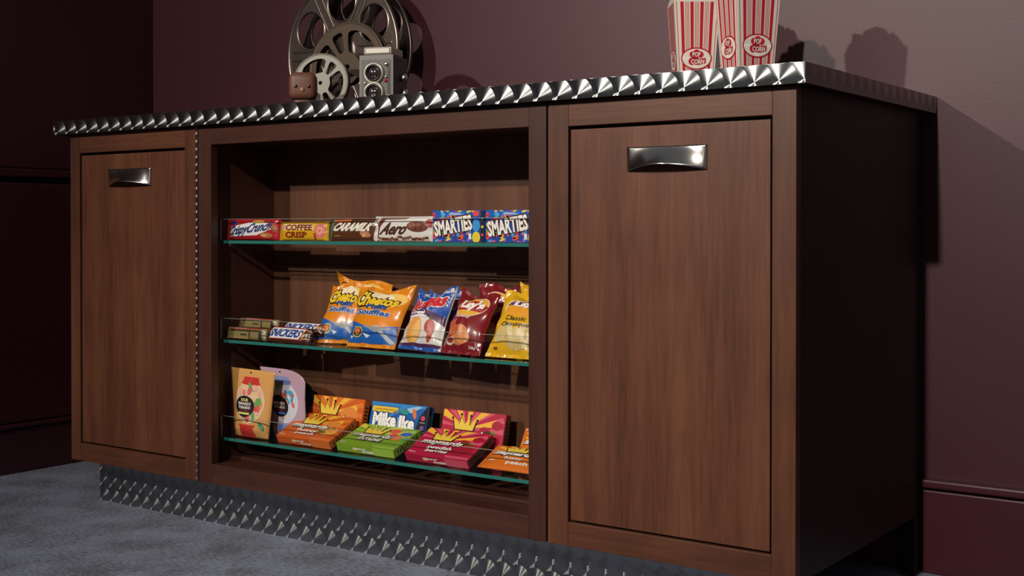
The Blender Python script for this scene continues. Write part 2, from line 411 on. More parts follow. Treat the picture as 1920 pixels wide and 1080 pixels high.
M_GLASS = glassy('clear_glass', (.95, .985, .975), .9)
M_LIP = glassy('clear_acrylic', (.985, .992, .99), .8)
def tealedge():
    m, nt, b = newmat('green_glass_edge')
    b.inputs['Base Color'].default_value = lin('#2c7068'); b.inputs['Roughness'].default_value = .12; b.inputs['Coat Weight'].default_value = .4
    return m
M_TEAL = tealedge()
M_LIPEDGE = plain('acrylic_edge', '#8d9490', .2)
S1, S2, S3 = .635, .4195, .2065
SF, GT, LIPH = .045, .0065, .046
for z in (S1, S2, S3):
    s = obj('glass_shelf', G().box(IX0 + .003, IX1 - .003, SF + .0012, IY - .008, z - GT, z), M_GLASS, t, label='clear glass shelf with green edge and upright front lip')
    obj('polished_edge', G().box(IX0 + .003, IX1 - .003, SF, SF + .0011, z - GT, z), M_TEAL, s, label='green polished glass edge')
    obj('front_lip', G().box(IX0 + .004, IX1 - .004, SF + .0002, SF + .0030, z + .0003, z + LIPH), M_LIP, s, label='clear acrylic front lip')
    obj('lip_edge', G().box(IX0 + .004, IX1 - .004, SF + .0002, SF + .0030, z + LIPH, z + LIPH + .0007), M_LIPEDGE, s)
    obj('lip_edge', G().box(IX0 + .0032, IX0 + .0039, SF + .0002, SF + .0030, z + .0003, z + LIPH), M_LIPEDGE, s)
    for px in (IX0 + .0, IX1 - .012):
        for py in (.062, .175):
            obj('shelf_pin', G().box(px, px + .012, py, py + .006, z - GT - .0055, z - GT - .0002, 0, .001), M_STEEL, s)

# worktop, plinth
CT, CTH = .914, .0322
ct = thing('countertop', 'long metal-edged countertop spanning all three cabinets', 'countertop', (.9, .3, ZT))
obj('slab', G().box(-.037, 1.840, -.016, .622, ZT, CT - .0004), plain('black_laminate', '#1a1718', .3), ct)
obj('metal_edge', G().box(-.0394, 1.842, -.018, -.0161, CT - CTH, CT, 0, .0004), M_EDGE_F, ct, label='engine-turned steel front edge')
obj('metal_edge', G().box(1.8401, 1.842, -.0160, .622, CT - CTH, CT, 0, .0004), M_EDGE_S, ct, label='engine-turned steel side edge')
obj('metal_edge', G().box(-.0394, -.0371, -.0160, .622, CT - CTH, CT, 0, .0004), M_EDGE_S, ct)
tk = thing('toe_kick', 'engine-turned metal toe kick standing on the carpet', 'toe kick', (.9, .1, 0))
obj('face_plate', G().box(-.011, 1.70, .088, .0905, 0, ZB - .0005), M_KICK, tk)
obj('backing_board', G().box(-.009, 1.70, .0907, .108, 0, ZB - .0005), M_DARK, tk)
obj('return_board', G().box(-.011, .007, .1083, .55, 0, ZB - .0005), M_DARK, tk)

# ------------------------------------------------------------------ wrapped goods
def V3(p): return Vector(p)
def bag(name, label, cat, quad, T, base, seal='tb', group=None, pinch=.10, ears=.004, wr=.0022, seed=0, back=.8, e1=.55, e2=.6, sealcol=None, n=26, m=34, rough=.26, sl=.055, roundtop=0, zfloor=None, metal=0.0):
    """pillow pack over a 3D quad (TL, TR, BL, BR): two bulged sheets joined at the rim, crimped ends"""
    TL, TR, BL, BR = map(V3, quad)
    up_ = ((TL - BL) + (TR - BR)).normalized(); rt_ = ((TR - TL) + (BR - BL)).normalized()
    nrm = rt_.cross(up_).normalized()                    # towards the viewer (-y)
    rnd = random.Random(seed); ph = [rnd.uniform(0, 6.28) for _ in range(8)]
    W = (TR - TL).length; H = (TL - BL).length
    def prof(s, t):
        if seal == 'tb':
            k = max(0, min(1, (t - sl) / (1 - 2 * sl))); p = math.sin(PI * s) ** e1 * math.sin(PI * k) ** e2
        elif seal == 'lr':
            k = max(0, min(1, (s - sl) / (1 - 2 * sl))); p = math.sin(PI * k) ** e1 * math.sin(PI * t) ** e2
        else:                                             # stand-up pouch: sealed top, gusset at the foot
            p = math.sin(PI * s) ** e1 * (1 - t) ** .75 * min(1, .25 + t * 6)
        return p
    def pos(s, t):
        sx = s
        if seal == 'tb': sx = .5 + (s - .5) * (1 - pinch * math.sin(PI * t))
        tt = t
        if seal == 'lr': tt = .5 + (t - .5) * (1 - pinch * math.sin(PI * s) * 0)
        lo = BL.lerp(BR, sx); hi = TL.lerp(TR, sx)
        p = lo.lerp(hi, tt)
        if seal == 'tb':
            c = abs(2 * s - 1)
            p = p + up_ * ears * (c ** 4) * max(0, t - .8) / .2 + up_ * .006 * math.sin(7.3 * s + ph[0]) * max(0, t - .7) / .3
            p = p + nrm * .006 * math.sin(4.2 * s + ph[1]) * max(0, t - .85) / .15
        if roundtop:
            c = max(0, s - (1 - roundtop)) / roundtop
            p = p - up_ * H * .16 * (1 - math.sqrt(max(0, 1 - c * c))) * max(0, min(1, (t - .6) / .4))
        return p
    def wrk(s, t):
        if seal == 'tb':
            d = min(t, 1 - t); edge = math.exp(-d / .16)
            w_ = math.cos(15 * s + ph[2] + 2.5 * t) * .6 + math.cos(27 * s + ph[3] - 3 * t) * .4
            side = math.exp(-min(s, 1 - s) / .1) * math.cos(19 * t + ph[4] + 3 * s)
            r = wr * (edge * w_ * min(1, d / .03) * 1.2 + .75 * side * min(1, min(s, 1 - s) / .03) * min(1, d / .05))
            f = (s * math.cos(ph[6]) + t * math.sin(ph[6])) - .5
            r += wr * .8 * math.exp(-(f / .05) ** 2) * math.sin(PI * s) * math.sin(PI * t)
            return r
        if seal == 'lr':
            d = min(s, 1 - s); return wr * math.exp(-d / .1) * math.cos(16 * t + ph[2]) * min(1, d / .02)
        return wr * math.cos(9 * s + ph[2] + 4 * t) * math.sin(PI * s) * math.sin(PI * t)
    def surf(s, t, off):
        p = pos(s, t) + nrm * (T * prof(s, t) + wrk(s, t) + off)
        if zfloor is not None and p.z < zfloor: p.z = zfloor
        return p
    def rear(s, t):
        p = pos(s, t) - nrm * (T * back * prof(s, t) + .0004)
        if zfloor is not None and p.z < zfloor: p.z = zfloor
        return p
    g = G()
    for fn, flip in ((lambda a, b: surf(a, b, 0), False), (rear, True)):
        vs = [fn(i / n, j / m) for j in range(m + 1) for i in range(n + 1)]
        fs = [(j * (n + 1) + i, j * (n + 1) + i + 1, (j + 1) * (n + 1) + i + 1, (j + 1) * (n + 1) + i) for j in range(m) for i in range(n)]
        g.add(vs, [f[::-1] for f in fs] if flip else fs, 0, True)
    k = (n + 1) * (m + 1); rim = list(range(n + 1)) + [(n + 1) * j + n for j in range(1, m + 1)] + [m * (n + 1) + i for i in range(n - 1, -1, -1)] + [(n + 1) * j for j in range(m - 1, 0, -1)]
    for a, b in zip(rim, rim[1:] + rim[:1]): g.f.append([b, a, a + k, b + k]); g.m.append(0); g.sm.append(False)
    zmin = min(v.z for v in g.v)
    mat = plain('foil_%s_%s' % (base.lstrip('#'), int(metal * 10)), base, rough, metal, .35)
    o = obj(name, g, mat, origin=((BL + BR) / 2).to_2d().to_3d() + Vector((0, 0, zmin)))
    tag(o, label, cat, group)
    if sealcol:
        sg = G(); sm = plain('seal_' + sealcol.lstrip('#'), sealcol, .3, 0, .3)
        ends = (((0, 1), (0, sl)), ((0, 1), (1 - sl, 1))) if seal == 'tb' else (((0, sl), (0, 1)), ((1 - sl, 1), (0, 1)))
        for (a0, a1), (b0, b1) in ends:
            q = 44; sg = G(); vs = []; fs = []
            for i in range(q + 1):
                for j in range(2):
                    if seal == 'tb': a, b = a0 + (a1 - a0) * i / q, b0 + (b1 - b0) * j
                    else: a, b = a0 + (a1 - a0) * j, b0 + (b1 - b0) * i / q
                    vs.append(surf(min(.999, max(.001, a)), min(.999, max(.001, b)), .0006 + .0004 * (i % 2)))
            for i in range(q): fs.append((2 * i, 2 * i + 2, 2 * i + 3, 2 * i + 1) if seal == 'tb' else (2 * i, 2 * i + 1, 2 * i + 3, 2 * i + 2))
            sg.add(vs, fs); obj('crimped_seal', sg, sm, o)
    return o, surf

def carton(name, label, cat, O, U, Vv, tn, base, side=None, group=None):
    """printed carton: O = lower left corner of the front face, U across, Vv up the face, tn thickness behind it"""
    O, U, Vv = V3(O), V3(U), V3(Vv); nrm = U.cross(Vv).normalized(); B = -nrm * tn
    bm = bmesh.new()
    c = [O, O + U, O + U + Vv, O + Vv]; vs = [bm.verts.new(p) for p in c + [p + B for p in c]]
    for f in ((0, 1, 2, 3), (7, 6, 5, 4), (0, 4, 5, 1), (1, 5, 6, 2), (2, 6, 7, 3), (3, 7, 4, 0)): bm.faces.new([vs[i] for i in f])
    bmesh.ops.bevel(bm, geom=bm.edges[:], offset=.0006, segments=2, affect='EDGES')
    g = G(); g.bm(bm)
    cc = O + U / 2 + B / 2
    o = obj(name, g, plain('card_' + base.lstrip('#'), base, .36, 0, .2), origin=(cc.x, cc.y, min(v.z for v in g.v)))
    tag(o, label, cat, group)
    front = lambda a, b, off: O + U * a + Vv * b + nrm * off
    bott = lambda a, b, off: O + B + U * a - B * b - Vv.normalized() * off      # long edge towards the lip
    right = lambda a, b, off: O + U + B * a + Vv * b + U.normalized() * off
    return o, front, bott, right

# =============== top shelf: five bars and cartons in a row
def bar_quad(x0, x1, z0, z1, y0=.0635, lean=.004): return ((x0, y0 + lean, z1), (x1, y0 + lean, z1), (x0, y0, z0), (x1, y0, z0))
BARS = 'chocolate bars on the glass shelves'
# red, white and navy bar
o, s = bag('chocolate_bar', 'red and white chocolate bar with navy lettering at the left end of top shelf', 'chocolate bar', bar_quad(.474, .637, S1 + .001, S1 + .046), .0085, '#b3252b', 'lr', BARS, e1=.22, e2=.4, sealcol='#a81f27', n=40, m=14, seed=1, wr=.0008)
a = Art(s, .04)
a.add(P_poly([(.07, .16), (.60, .22), (.86, .50), (.83, .80), (.45, .82), (.10, .62)]), '#e8e4e2')
a.add(P_ell(.16, .80, .07, .1), '#3b3f86')
a.add(P_ell(.88, .62, .055, .28, rot=.3), '#9a5a3a').add(P_ell(.78, .22, .11, .12, rot=.25), '#b5743f').add(P_ell(.74, .22, .05, .06), '#d8a35c').add(P_ell(.62, .86, .12, .07), '#d9b04a')
a.build('printed_art', o)
a = Art(s, .04); a.add(P_text('CrispyCrunch', .45, .48, .80, .56, .03, .25, .10, asp=3.6), '#1f2f6b', 6); a.build('lettering', o)
# yellow bar
o, s = bag('chocolate_bar', 'yellow chocolate bar with dark red capitals second on top shelf', 'chocolate bar', bar_quad(.637, .780, S1 + .001, S1 + .039), .008, '#d6a41f', 'lr', BARS, e1=.22, e2=.4, sealcol='#c9901c', n=40, m=14, seed=2, wr=.0008)
a = Art(s, .04)
a.add(P_rect(.06, .55, .72, .9), '#e9c98e').add(P_ell(.84, .52, .1, .40), '#d9737a').add(P_ring(.84, .52, .05, .2, .6), '#e8b86a').add(P_rect(.73, .05, .77, .4), '#b3332c').add(P_ell(.09, .74, .05, .13), '#dd9aa5')
a.build('printed_art', o)
a = Art(s, .04); a.add(P_text('COFFEE', .42, .70, .54, .32, .035), '#7c2417', 5).add(P_text('CRISP', .37, .30, .44, .32, .035), '#7c2417', 5); a.build('lettering', o)
# brown bar
o, s = bag('chocolate_bar', 'brown chocolate bar with slanted cream capitals on top shelf', 'chocolate bar', bar_quad(.778, .918, S1 + .001, S1 + .046), .0085, '#58331f', 'lr', BARS, e1=.22, e2=.4, sealcol='#4a4a34', n=40, m=14, seed=3, wr=.0008)
a = Art(s, .04)
a.add(P_poly([(.03, .05), (.08, .05), (.17, .95), (.10, .95)]), '#5c6a52').add(P_poly([(.90, .03), (.99, .03), (.99, .97), (.96, .97)]), '#ddd6cc').add(P_ell(.76, .30, .09, .15, rot=.4), '#b57a56').add(P_ell(.73, .24, .04, .08), '#d39a6c').add(P_poly([(.15, .80), (.48, .88), (.46, .96), (.13, .93)]), '#c4603a')
a.build('printed_art', o)
a = Art(s, .04); a.add(P_text('CARAMILK', .52, .62, .72, .36, .05, .3), '#efe6d8', 5).add(P_rect(.15, .20, .28, .23), '#a8865e', 5); a.build('lettering', o)
# white and brown bar
o, s = bag('chocolate_bar', 'white and brown chocolate bar with bubbly pieces next to the blue cartons', 'chocolate bar', bar_quad(.905, 1.058, S1 + .001, S1 + .050), .0085, '#ded8d2', 'lr', BARS, e1=.22, e2=.4, sealcol='#d6d0ca', n=40, m=14, seed=4, wr=.0008)
a = Art(s, .04)
a.add(P_poly([(.04, .15), (.08, .12), (.11, .55), (.20, .86), (.55, .88), (.60, .95), (.12, .95), (.05, .6)]), '#6e3b2a')
a.add(P_ell(.74, .58, .17, .22, rot=.15), '#6b3425').add(P_ell(.92, .72, .06, .17), '#a5443f')
rnd = random.Random(5)
for i in range(9): a.add(P_ell(.62 + .025 * i, .50 + rnd.uniform(0, .2), .022, .06), rnd.choice(['#8a4a34', '#522519', '#9a5a42']), 6)
for i in range(22): a.add(P_ell(.10 + .038 * i, .10 + rnd.uniform(-.03, .08), .022, .05), rnd.choice(['#7a4632', '#5d3020', '#8d5a40']), 7)
a.build('printed_art', o)
a = Art(s, .04); a.add(P_text('Aero', .37, .50, .42, .48, .03, .25), '#4a2418', 9); a.build('lettering', o)
# blue cartons of sugar-coated beans
def bean_carton(x0, w_, label):
    h = .060; y = .0540
    o, fr, bt, rg = carton('candy_carton', label, 'candy box', (x0, y, S1 + .0006), (w_, 0, 0), (0, 0, h), .022, '#1c4aa0', group='blue cartons on the top shelf')
    a = Art(fr); rnd = random.Random(11)
    a.add(P_rect(.01, .80, .99, .99), '#1a57b5')
    cols = ['#e0506a', '#e8c93c', '#6db04a', '#e07f34', '#4aa3d8', '#c9528f', '#8a5fb0', '#d8453c']
    for i in range(130):
        u, v = rnd.random(), rnd.random()
        if .10 < u < .74 and .34 < v < .70: continue
        if u > .76 and v < .95: continue
        a.add(P_ell(u, v, .030, .058, 12, rnd.uniform(-.9, .9)), rnd.choice(cols), 3 + i % 4)
    a.add(P_ell(.84, .90, .055, .10), '#d8453c', 8).add(P_ell(.84, .52, .075, .19), '#3d93d6', 8).add(P_ell(.84, .16, .075, .18), '#e8c93c', 8)
    a.add(P_rect(.925, .01, .99, .99), '#231b33', 9)
    a.add(P_rect(.30, .84, .62, .93), '#2c78c9', 8).add(P_rect(.70, .10, .75, .28), '#e9e4dd', 9)
    for i, c in enumerate(['#d8453c', '#e8c93c', '#6db04a']): a.add(P_rect(.935, .2 + .25 * i, .98, .27 + .25 * i), c, 11)
    a.build('printed_art', o)
    a = Art(fr)
    a.add(P_text('SMARTIES', .405, .52, .72, .46, .10, .0, .15, asp=w_ / h, grow=.0), '#5b2a1e', 12).add(P_text('SMARTIES', .405, .52, .72, .46, .04, .0, .15, asp=w_ / h), '#f3eee6', 15)
    a.add(P_rect(.34, .90, .54, .915), '#dfe8f4', 16).add(P_rect(.34, .865, .58, .88), '#dfe8f4', 16)
    a.build('lettering', o)
bean_carton(1.0605, .1255, 'blue carton with coloured candy beans beside the white and brown bar')
bean_carton(1.1875, .1255, 'blue carton with coloured candy beans against the right end of top shelf')

# =============== middle shelf
o, s = None, None
def wafer(x0, x1, y0, z0, dz, label, seed):
    q = ((x0, y0 + .006, z0 + dz), (x1, y0 + .006, z0 + dz), (x0, y0, z0), (x1, y0, z0))
    o, s = bag('wafer_bar', label, 'candy bar', q, .008, '#8a7a4e', 'lr', 'olive and gold bars at the left of the middle shelf', e1=.15, e2=.35, sealcol='#6b6446', n=36, m=12, seed=seed, wr=.001, rough=.3)
    a = Art(s, .05)
    a.add(P_rect(.03, .80, .85, .97), '#a4513c').add(P_rect(.03, .66, .97, .79), '#33301f').add(P_rect(.60, .04, .63, .8), '#3b3524').add(P_rect(.84, .04, .97, .8), '#2b261f').add(P_rect(.05, .05, .6, .22), '#a48a5a').add(P_rect(.40, .34, .55, .44), '#2f2a1c')
    for i in range(7): a.add(P_ell(.08 + .07 * i, .92, .022, .06), '#d8a08a', 8)
    a.build('printed_art', o)
wafer(.474, .598, .0610, S2 + .001, .025, 'olive and gold wrapped bar at the front left of middle shelf', 21)
wafer(.474, .598, .0880, S2 + .001, .022, 'lower olive and gold wrapped bar of the rear pair on middle shelf', 22)
wafer(.480, .604, .0900, S2 + .0235, .021, 'upper olive and gold wrapped bar of the rear pair on middle shelf', 23)
def nougat(quad, label, seed):
    o, s = bag('chocolate_bar', label, 'chocolate bar', quad, .0095, '#4a2a20', 'lr', BARS, e1=.2, e2=.4, sealcol='#3a211a', n=40, m=14, seed=seed, wr=.001)
    a = Art(s, .04)
    a.add(P_poly([(.02, .14), (.78, .14), (.90, .92), (.10, .92)]), '#b8352f').add(P_poly([(.035, .19), (.765, .19), (.875, .87), (.115, .87)]), '#e9e7ea')
    rnd = random.Random(seed)
    for i in range(14): a.add(P_ell(rnd.uniform(.82, .97), rnd.uniform(.1, .8), .022, .09, 12, rnd.uniform(-1, 1)), rnd.choice(['#b88a58', '#7a4a30', '#d2b088', '#5a3424']), 5 + i % 3)
    a.build('printed_art', o)
    a = Art(s, .04); a.add(P_text('SNICKERS', .445, .53, .70, .50, .03, .18), '#1f3d8c', 9); a.build('lettering', o)
nougat(((.600, .074, .4525), (.728, .074, .4515), (.600, .060, S2 + .002), (.728, .060, S2 + .001)), 'brown bar with blue capitals on white at the front of middle shelf', 31)
nougat(((.612, .105, .4605), (.735, .105, .4605), (.612, .092, .4340), (.735, .092, .4340)), 'brown bar with blue capitals lying behind and above its twin', 32)
# the rear one rests on another of the same kind
nougat(((.612, .108, .4340), (.735, .108, .4340), (.612, .098, S2 + .001), (.735, .098, S2 + .001)), 'brown bar with blue capitals mostly hidden under the rear bar', 33)

CHIPS = 'chip bags on the middle shelf'
def puffs(quad, label, seed, full=True, T=.020):
    o, s = bag('chip_bag', label, 'chip bag', quad, T, '#df8418', 'tb', CHIPS, seed=seed, sealcol='#e08a1c', zfloor=S2 + .0008, wr=.0042)
    a = Art(s, .05)
    a.add(P_ell(.5, .78, .46, .17), '#f0c566').add(P_ell(.42, .82, .33, .11), '#f3e3bd')
    a.add(P_poly([(.01, .06), (.99, .06), (.99, .36), (.70, .30), (.40, .30), (.01, .42)]), '#1f5fb0')
    a.add(P_poly([(.52, .33), (.90, .07), (.98, .10), (.78, .22), (.66, .33)]), '#a9adb0')
    a.add(P_poly([(.28, .34), (.52, .30), (.92, .30), (.60, .22)]), '#8f959b')
    a.add(P_ell(.22, .22, .13, .085), '#c9b13a', 6).add(P_ell(.22, .22, .105, .066), '#1d3d66', 7).add(P_ell(.22, .225, .07, .05), '#e07a34', 8)
    a.add(P_poly([(.36, .20), (.50, .17), (.44, .13), (.40, .16)]), '#d6e0ec').add(P_poly([(.05, .17), (.13, .15), (.10, .11)]), '#d6e0ec')
    a.build('printed_art', o)
    a = Art(s, .05)
    a.add(P_text('Cheetos', .47, .755, .80, .20, .11, .12, -.08, asp=.9, grow=-.45), '#2a1d14', 10).add(P_text('Cheetos', .47, .755, .80, .20, .04, .12, -.08, asp=.9, grow=-.45), '#f0c82c', 13)
    a.add(P_text('Puffs', .52, .635, .40, .075, .04, .2, -.05), '#1c4f9c', 14)
    a.add(P_text('Souffles', .48, .535, .66, .095, .09, .2, -.05), '#e9ddc8', 13).add(P_text('Souffles', .48, .535, .66, .095, .04, .2, -.05), '#1c4f9c', 16)
    a.build('lettering', o)
puffs(((0.686, 0.188, 0.561), (0.842, 0.188, 0.540), (0.720, 0.160, 0.4225), (0.870, 0.160, 0.4225)), 'orange and blue puff bag at the back, tallest spike of its three', 41, T=.012)
puffs(((0.706, 0.154, 0.539), (0.806, 0.168, 0.543), (0.710, 0.086, 0.4215), (0.812, 0.120, 0.4215)), 'orange and blue puff bag leaning left beside the chocolate bars', 42, T=.016)
puffs(((0.797, 0.132, 0.536), (0.957, 0.132, 0.537), (0.818, 0.074, 0.4215), (0.950, 0.070, 0.4215)), 'orange and blue puff bag standing in front of its two twins', 43)
def ridged(quad, label, seed, T=.020):
    o, s = bag('chip_bag', label, 'chip bag', quad, T, '#d9d4d0', 'tb', CHIPS, seed=seed, sealcol='#1f4fa6', zfloor=S2 + .0008, wr=.004)
    a = Art(s, .05)
    a.add(P_poly([(.01, .58), (.5, .62), (.99, .50), (.99, .99), (.01, .99)]), '#1f4fa6').add(P_poly([(.01, .50), (.45, .56), (.99, .40), (.99, .52), (.5, .64), (.01, .60)]), '#4a2450')
    a.add(P_ell(.33, .30, .20, .22, rot=-.3), '#e09a4a').add(P_ell(.40, .26, .10, .2, rot=-.3), '#eab468').add(P_ell(.72, .36, .11, .11), '#a8352a').add(P_ell(.76, .24, .05, .13, rot=-.4), '#b8452f').add(P_poly([(.68, .47), (.72, .55), (.75, .47)]), '#3f5a2a')
    a.add(P_rect(.01, .06, .99, .10), '#5a2c4a').add(P_rect(.01, .01, .99, .06), '#1f4fa6')
    a.build('printed_art', o)
    a = Art(s, .05)
    a.add(P_text('Ruffles', .50, .76, .78, .20, .10, .25, .12, asp=.9), '#e9e2e0', 8).add(P_text('Ruffles', .50, .76, .78, .20, .045, .25, .12, asp=.9), '#cf2c33', 12)
    a.add(P_text('All Dressed', .33, .575, .42, .05, .05), '#ece6ea', 12).add(P_text('Assaisonnees', .36, .52, .50, .045, .05), '#ece6ea', 12)
    a.build('lettering', o)
ridged(((0.950, 0.178, 0.530), (1.046, 0.178, 0.534), (0.955, 0.150, 0.4225), (1.050, 0.150, 0.4225)), 'blue and white ridged chip bag hidden behind its twin', 44, .012)
ridged(((0.958, 0.134, 0.531), (1.062, 0.134, 0.541), (0.948, 0.082, 0.4235), (1.064, 0.072, 0.4215)), 'blue, purple and white chip bag with red lettering and a pepper', 45)
def classic(quad, label, seed, base, red, T=.020):
    o, s = bag('chip_bag', label, 'chip bag', quad, T, base, 'tb', CHIPS, seed=seed, sealcol=base, zfloor=S2 + .0008, wr=.004, rough=.22)
    a = Art(s, .05)
    if red:
        a.add(P_ell(.5, .72, .40, .17, rot=.15), '#d9c7b4').add(P_ell(.5, .72, .375, .155, rot=.15), '#e2a63a').add(P_poly([(.10, .66), (.22, .80), (.55, .84), (.90, .76), (.80, .66), (.40, .66)]), '#a51f24')
        a.add(P_ell(.46, .27, .22, .15), '#c97848').add(P_ell(.56, .24, .16, .10), '#d88e5a').add(P_ell(.24, .34, .15, .09), '#b85a34')
        a.add(P_ell(.25, .17, .10, .06), '#c9b8a6', 7).add(P_ell(.25, .18, .08, .04), '#8a2a20', 9).add(P_poly([(.05, .46), (.28, .52), (.27, .42), (.05, .37)]), '#b8574a')
    else:
        a.add(P_ell(.62, .74, .45, .15), '#e8dcc0').add(P_ell(.62, .72, .42, .13), '#e39a2c').add(P_poly([(.2, .76), (.35, .85), (.75, .88), (.99, .84), (.99, .74), (.6, .78)]), '#5a3a5a')
        a.add(P_ell(.30, .34, .22, .13, rot=.4), '#cdb67a').add(P_ell(.62, .26, .26, .16), '#c4ab6c').add(P_ell(.80, .38, .18, .12), '#d2bc84').add(P_ell(.18, .12, .05, .02), '#7a4a20')
    a.build('printed_art', o)
    a = Art(s, .05)
    if red:
        a.add(P_text("Lay's", .52, .745, .56, .19, .06, .25, -.03), '#f2e9e2', 12).add(P_text('Ketchup', .40, .55, .42, .07, .01, .2), '#e6cfc8', 12).add(P_text('28g', .80, .10, .16, .05, .02), '#e6cfc8', 12)
    else:
        a.add(P_text("Lay's", .66, .80, .56, .13, .06, .25), '#f2e9e2', 12).add(P_text('Classic', .52, .555, .46, .075, .01, .2), '#4a3a18', 12).add(P_text('Classique', .52, .455, .62, .085, .01, .2), '#4a3a18', 12)
    a.build('lettering', o)
RED, YEL = '#7d1c22', '#e0ac1e'
classic(((1.075, .186, .549), (1.172, .186, .549), (1.080, .158, .4225), (1.170, .158, .4225)), 'dark red chip bag peeking out behind its twin', 46, RED, True, .012)
classic(((1.072, .134, .540), (1.168, .130, .530), (1.058, .076, .4215), (1.162, .070, .4215)), 'dark red chip bag with slanted white script on middle shelf', 47, RED, True)
classic(((1.176, .186, .556), (1.272, .186, .556), (1.180, .158, .4225), (1.282, .158, .4225)), 'yellow chip bag peeking out behind its twin', 48, YEL, False, .012)
classic(((1.176, .134, .537), (1.280, .134, .537), (1.172, .072, .4215), (1.288, .072, .4215)), 'yellow chip bag with thin dark lettering at the right end of middle shelf', 49, YEL, False)

# =============== bottom shelf
PCH = 'stand-up candy pouches on the bottom shelf'
def gumpouch(quad, label, seed, base, globe, cap, foot, words, wcol, roundtop=0, T=.018):
    o, s = bag('candy_pouch', label, 'candy pouch', quad, T, base, 'pouch', PCH, seed=seed, e1=.5, roundtop=roundtop, wr=.0012, n=24, m=30, zfloor=S3 + .0008)
    a = Art(s, .05); rnd = random.Random(seed)
    a.add(P_ell(.50, .52, .37, .31), globe).add(P_poly([(.30, .80), (.70, .80), (.66, .89), (.34, .89)]), cap).add(P_ell(.5, .80, .22, .03), cap)
    cols = ['#d8685a', '#e8925a', '#3f9ab8', '#e0605c', '#6aa65a', '#efb0a0', '#d84a44']
    for i in range(30):
        t_ = rnd.uniform(0, 6.28); r_ = math.sqrt(rnd.random())
        a.add(P_ell(.5 + .30 * r_ * math.cos(t_), .53 + .25 * r_ * math.sin(t_), rnd.uniform(.035, .075), rnd.uniform(.025, .045), 14, rnd.uniform(0, 3)), rnd.choice(cols), 5 + i % 5)
    a.add(P_ell(.40, .46, .24, .155, 28), '#1d1a1c', 11)
    a.add(P_poly([(.30, .19), (.66, .19), (.70, .01), (.28, .01)]), foot, 8).add(P_rect(.26, .175, .70, .20), foot, 9)
    for i in range(4): a.add(P_rect(.33 + .09 * i, .015, .337 + .09 * i, .17), '#7a1c1c' if foot == '#cf3a34' else '#2f4f8c', 12)
    a.add(P_ell(.85, .19, .09, .035, 14, -.7), '#2f8a5a', 9)
    a.add(P_ell(.47, .955, .018, .011, 14), '#0b0908', 9)
    a.build('printed_art', o)
    a = Art(s, .05)
    for i, wd in enumerate(words):
        if wd: a.add(P_text(wd, .40, .555 - .055 * i, .32 if i else .18, .042, .04), wcol[i], 14)
    a.add(P_rect(.27, .395, .53, .405), '#b8352f', 14).add(P_rect(.25, .345, .55, .375), wcol[0] if wcol else '#8fa8b0', 14)
    a.build('lettering', o)
gumpouch(((0.478, 0.070, 0.357), (0.607, 0.078, 0.353), (0.488, 0.072, .2080), (0.592, 0.072, .2080)), 'orange gumball-machine candy pouch standing at the left lip', 51, '#dba15e', '#e6c29a', '#c9332c', '#cf3a34', ['SOUR', 'MANGO', 'TORNADO'], ['#d9d27a', '#e6dcd4', '#e6dcd4'])
gumpouch(((0.512, 0.122, 0.356), (0.648, 0.122, 0.354), (0.565, 0.116, .2080), (0.662, 0.116, .2080)), 'pink and blue gumball-machine pouch behind the orange pouch', 52, '#b99aab', '#c9ccd8', '#7f8cc0', '#6f8fd0', ['', 'MANGO', 'TORNADO'], ['#4a7fd0', '#e6dcd4', '#e6dcd4'], .45, .014)
gumpouch(((0.530, 0.164, 0.335), (0.630, 0.164, 0.326), (0.560, 0.158, .2080), (0.660, 0.158, .2080)), 'dark teal candy pouch mostly hidden at the back of its shelf', 53, '#1f3c48', '#35586a', '#2c4f5c', '#2c4f5c', [], [], .45, .010)

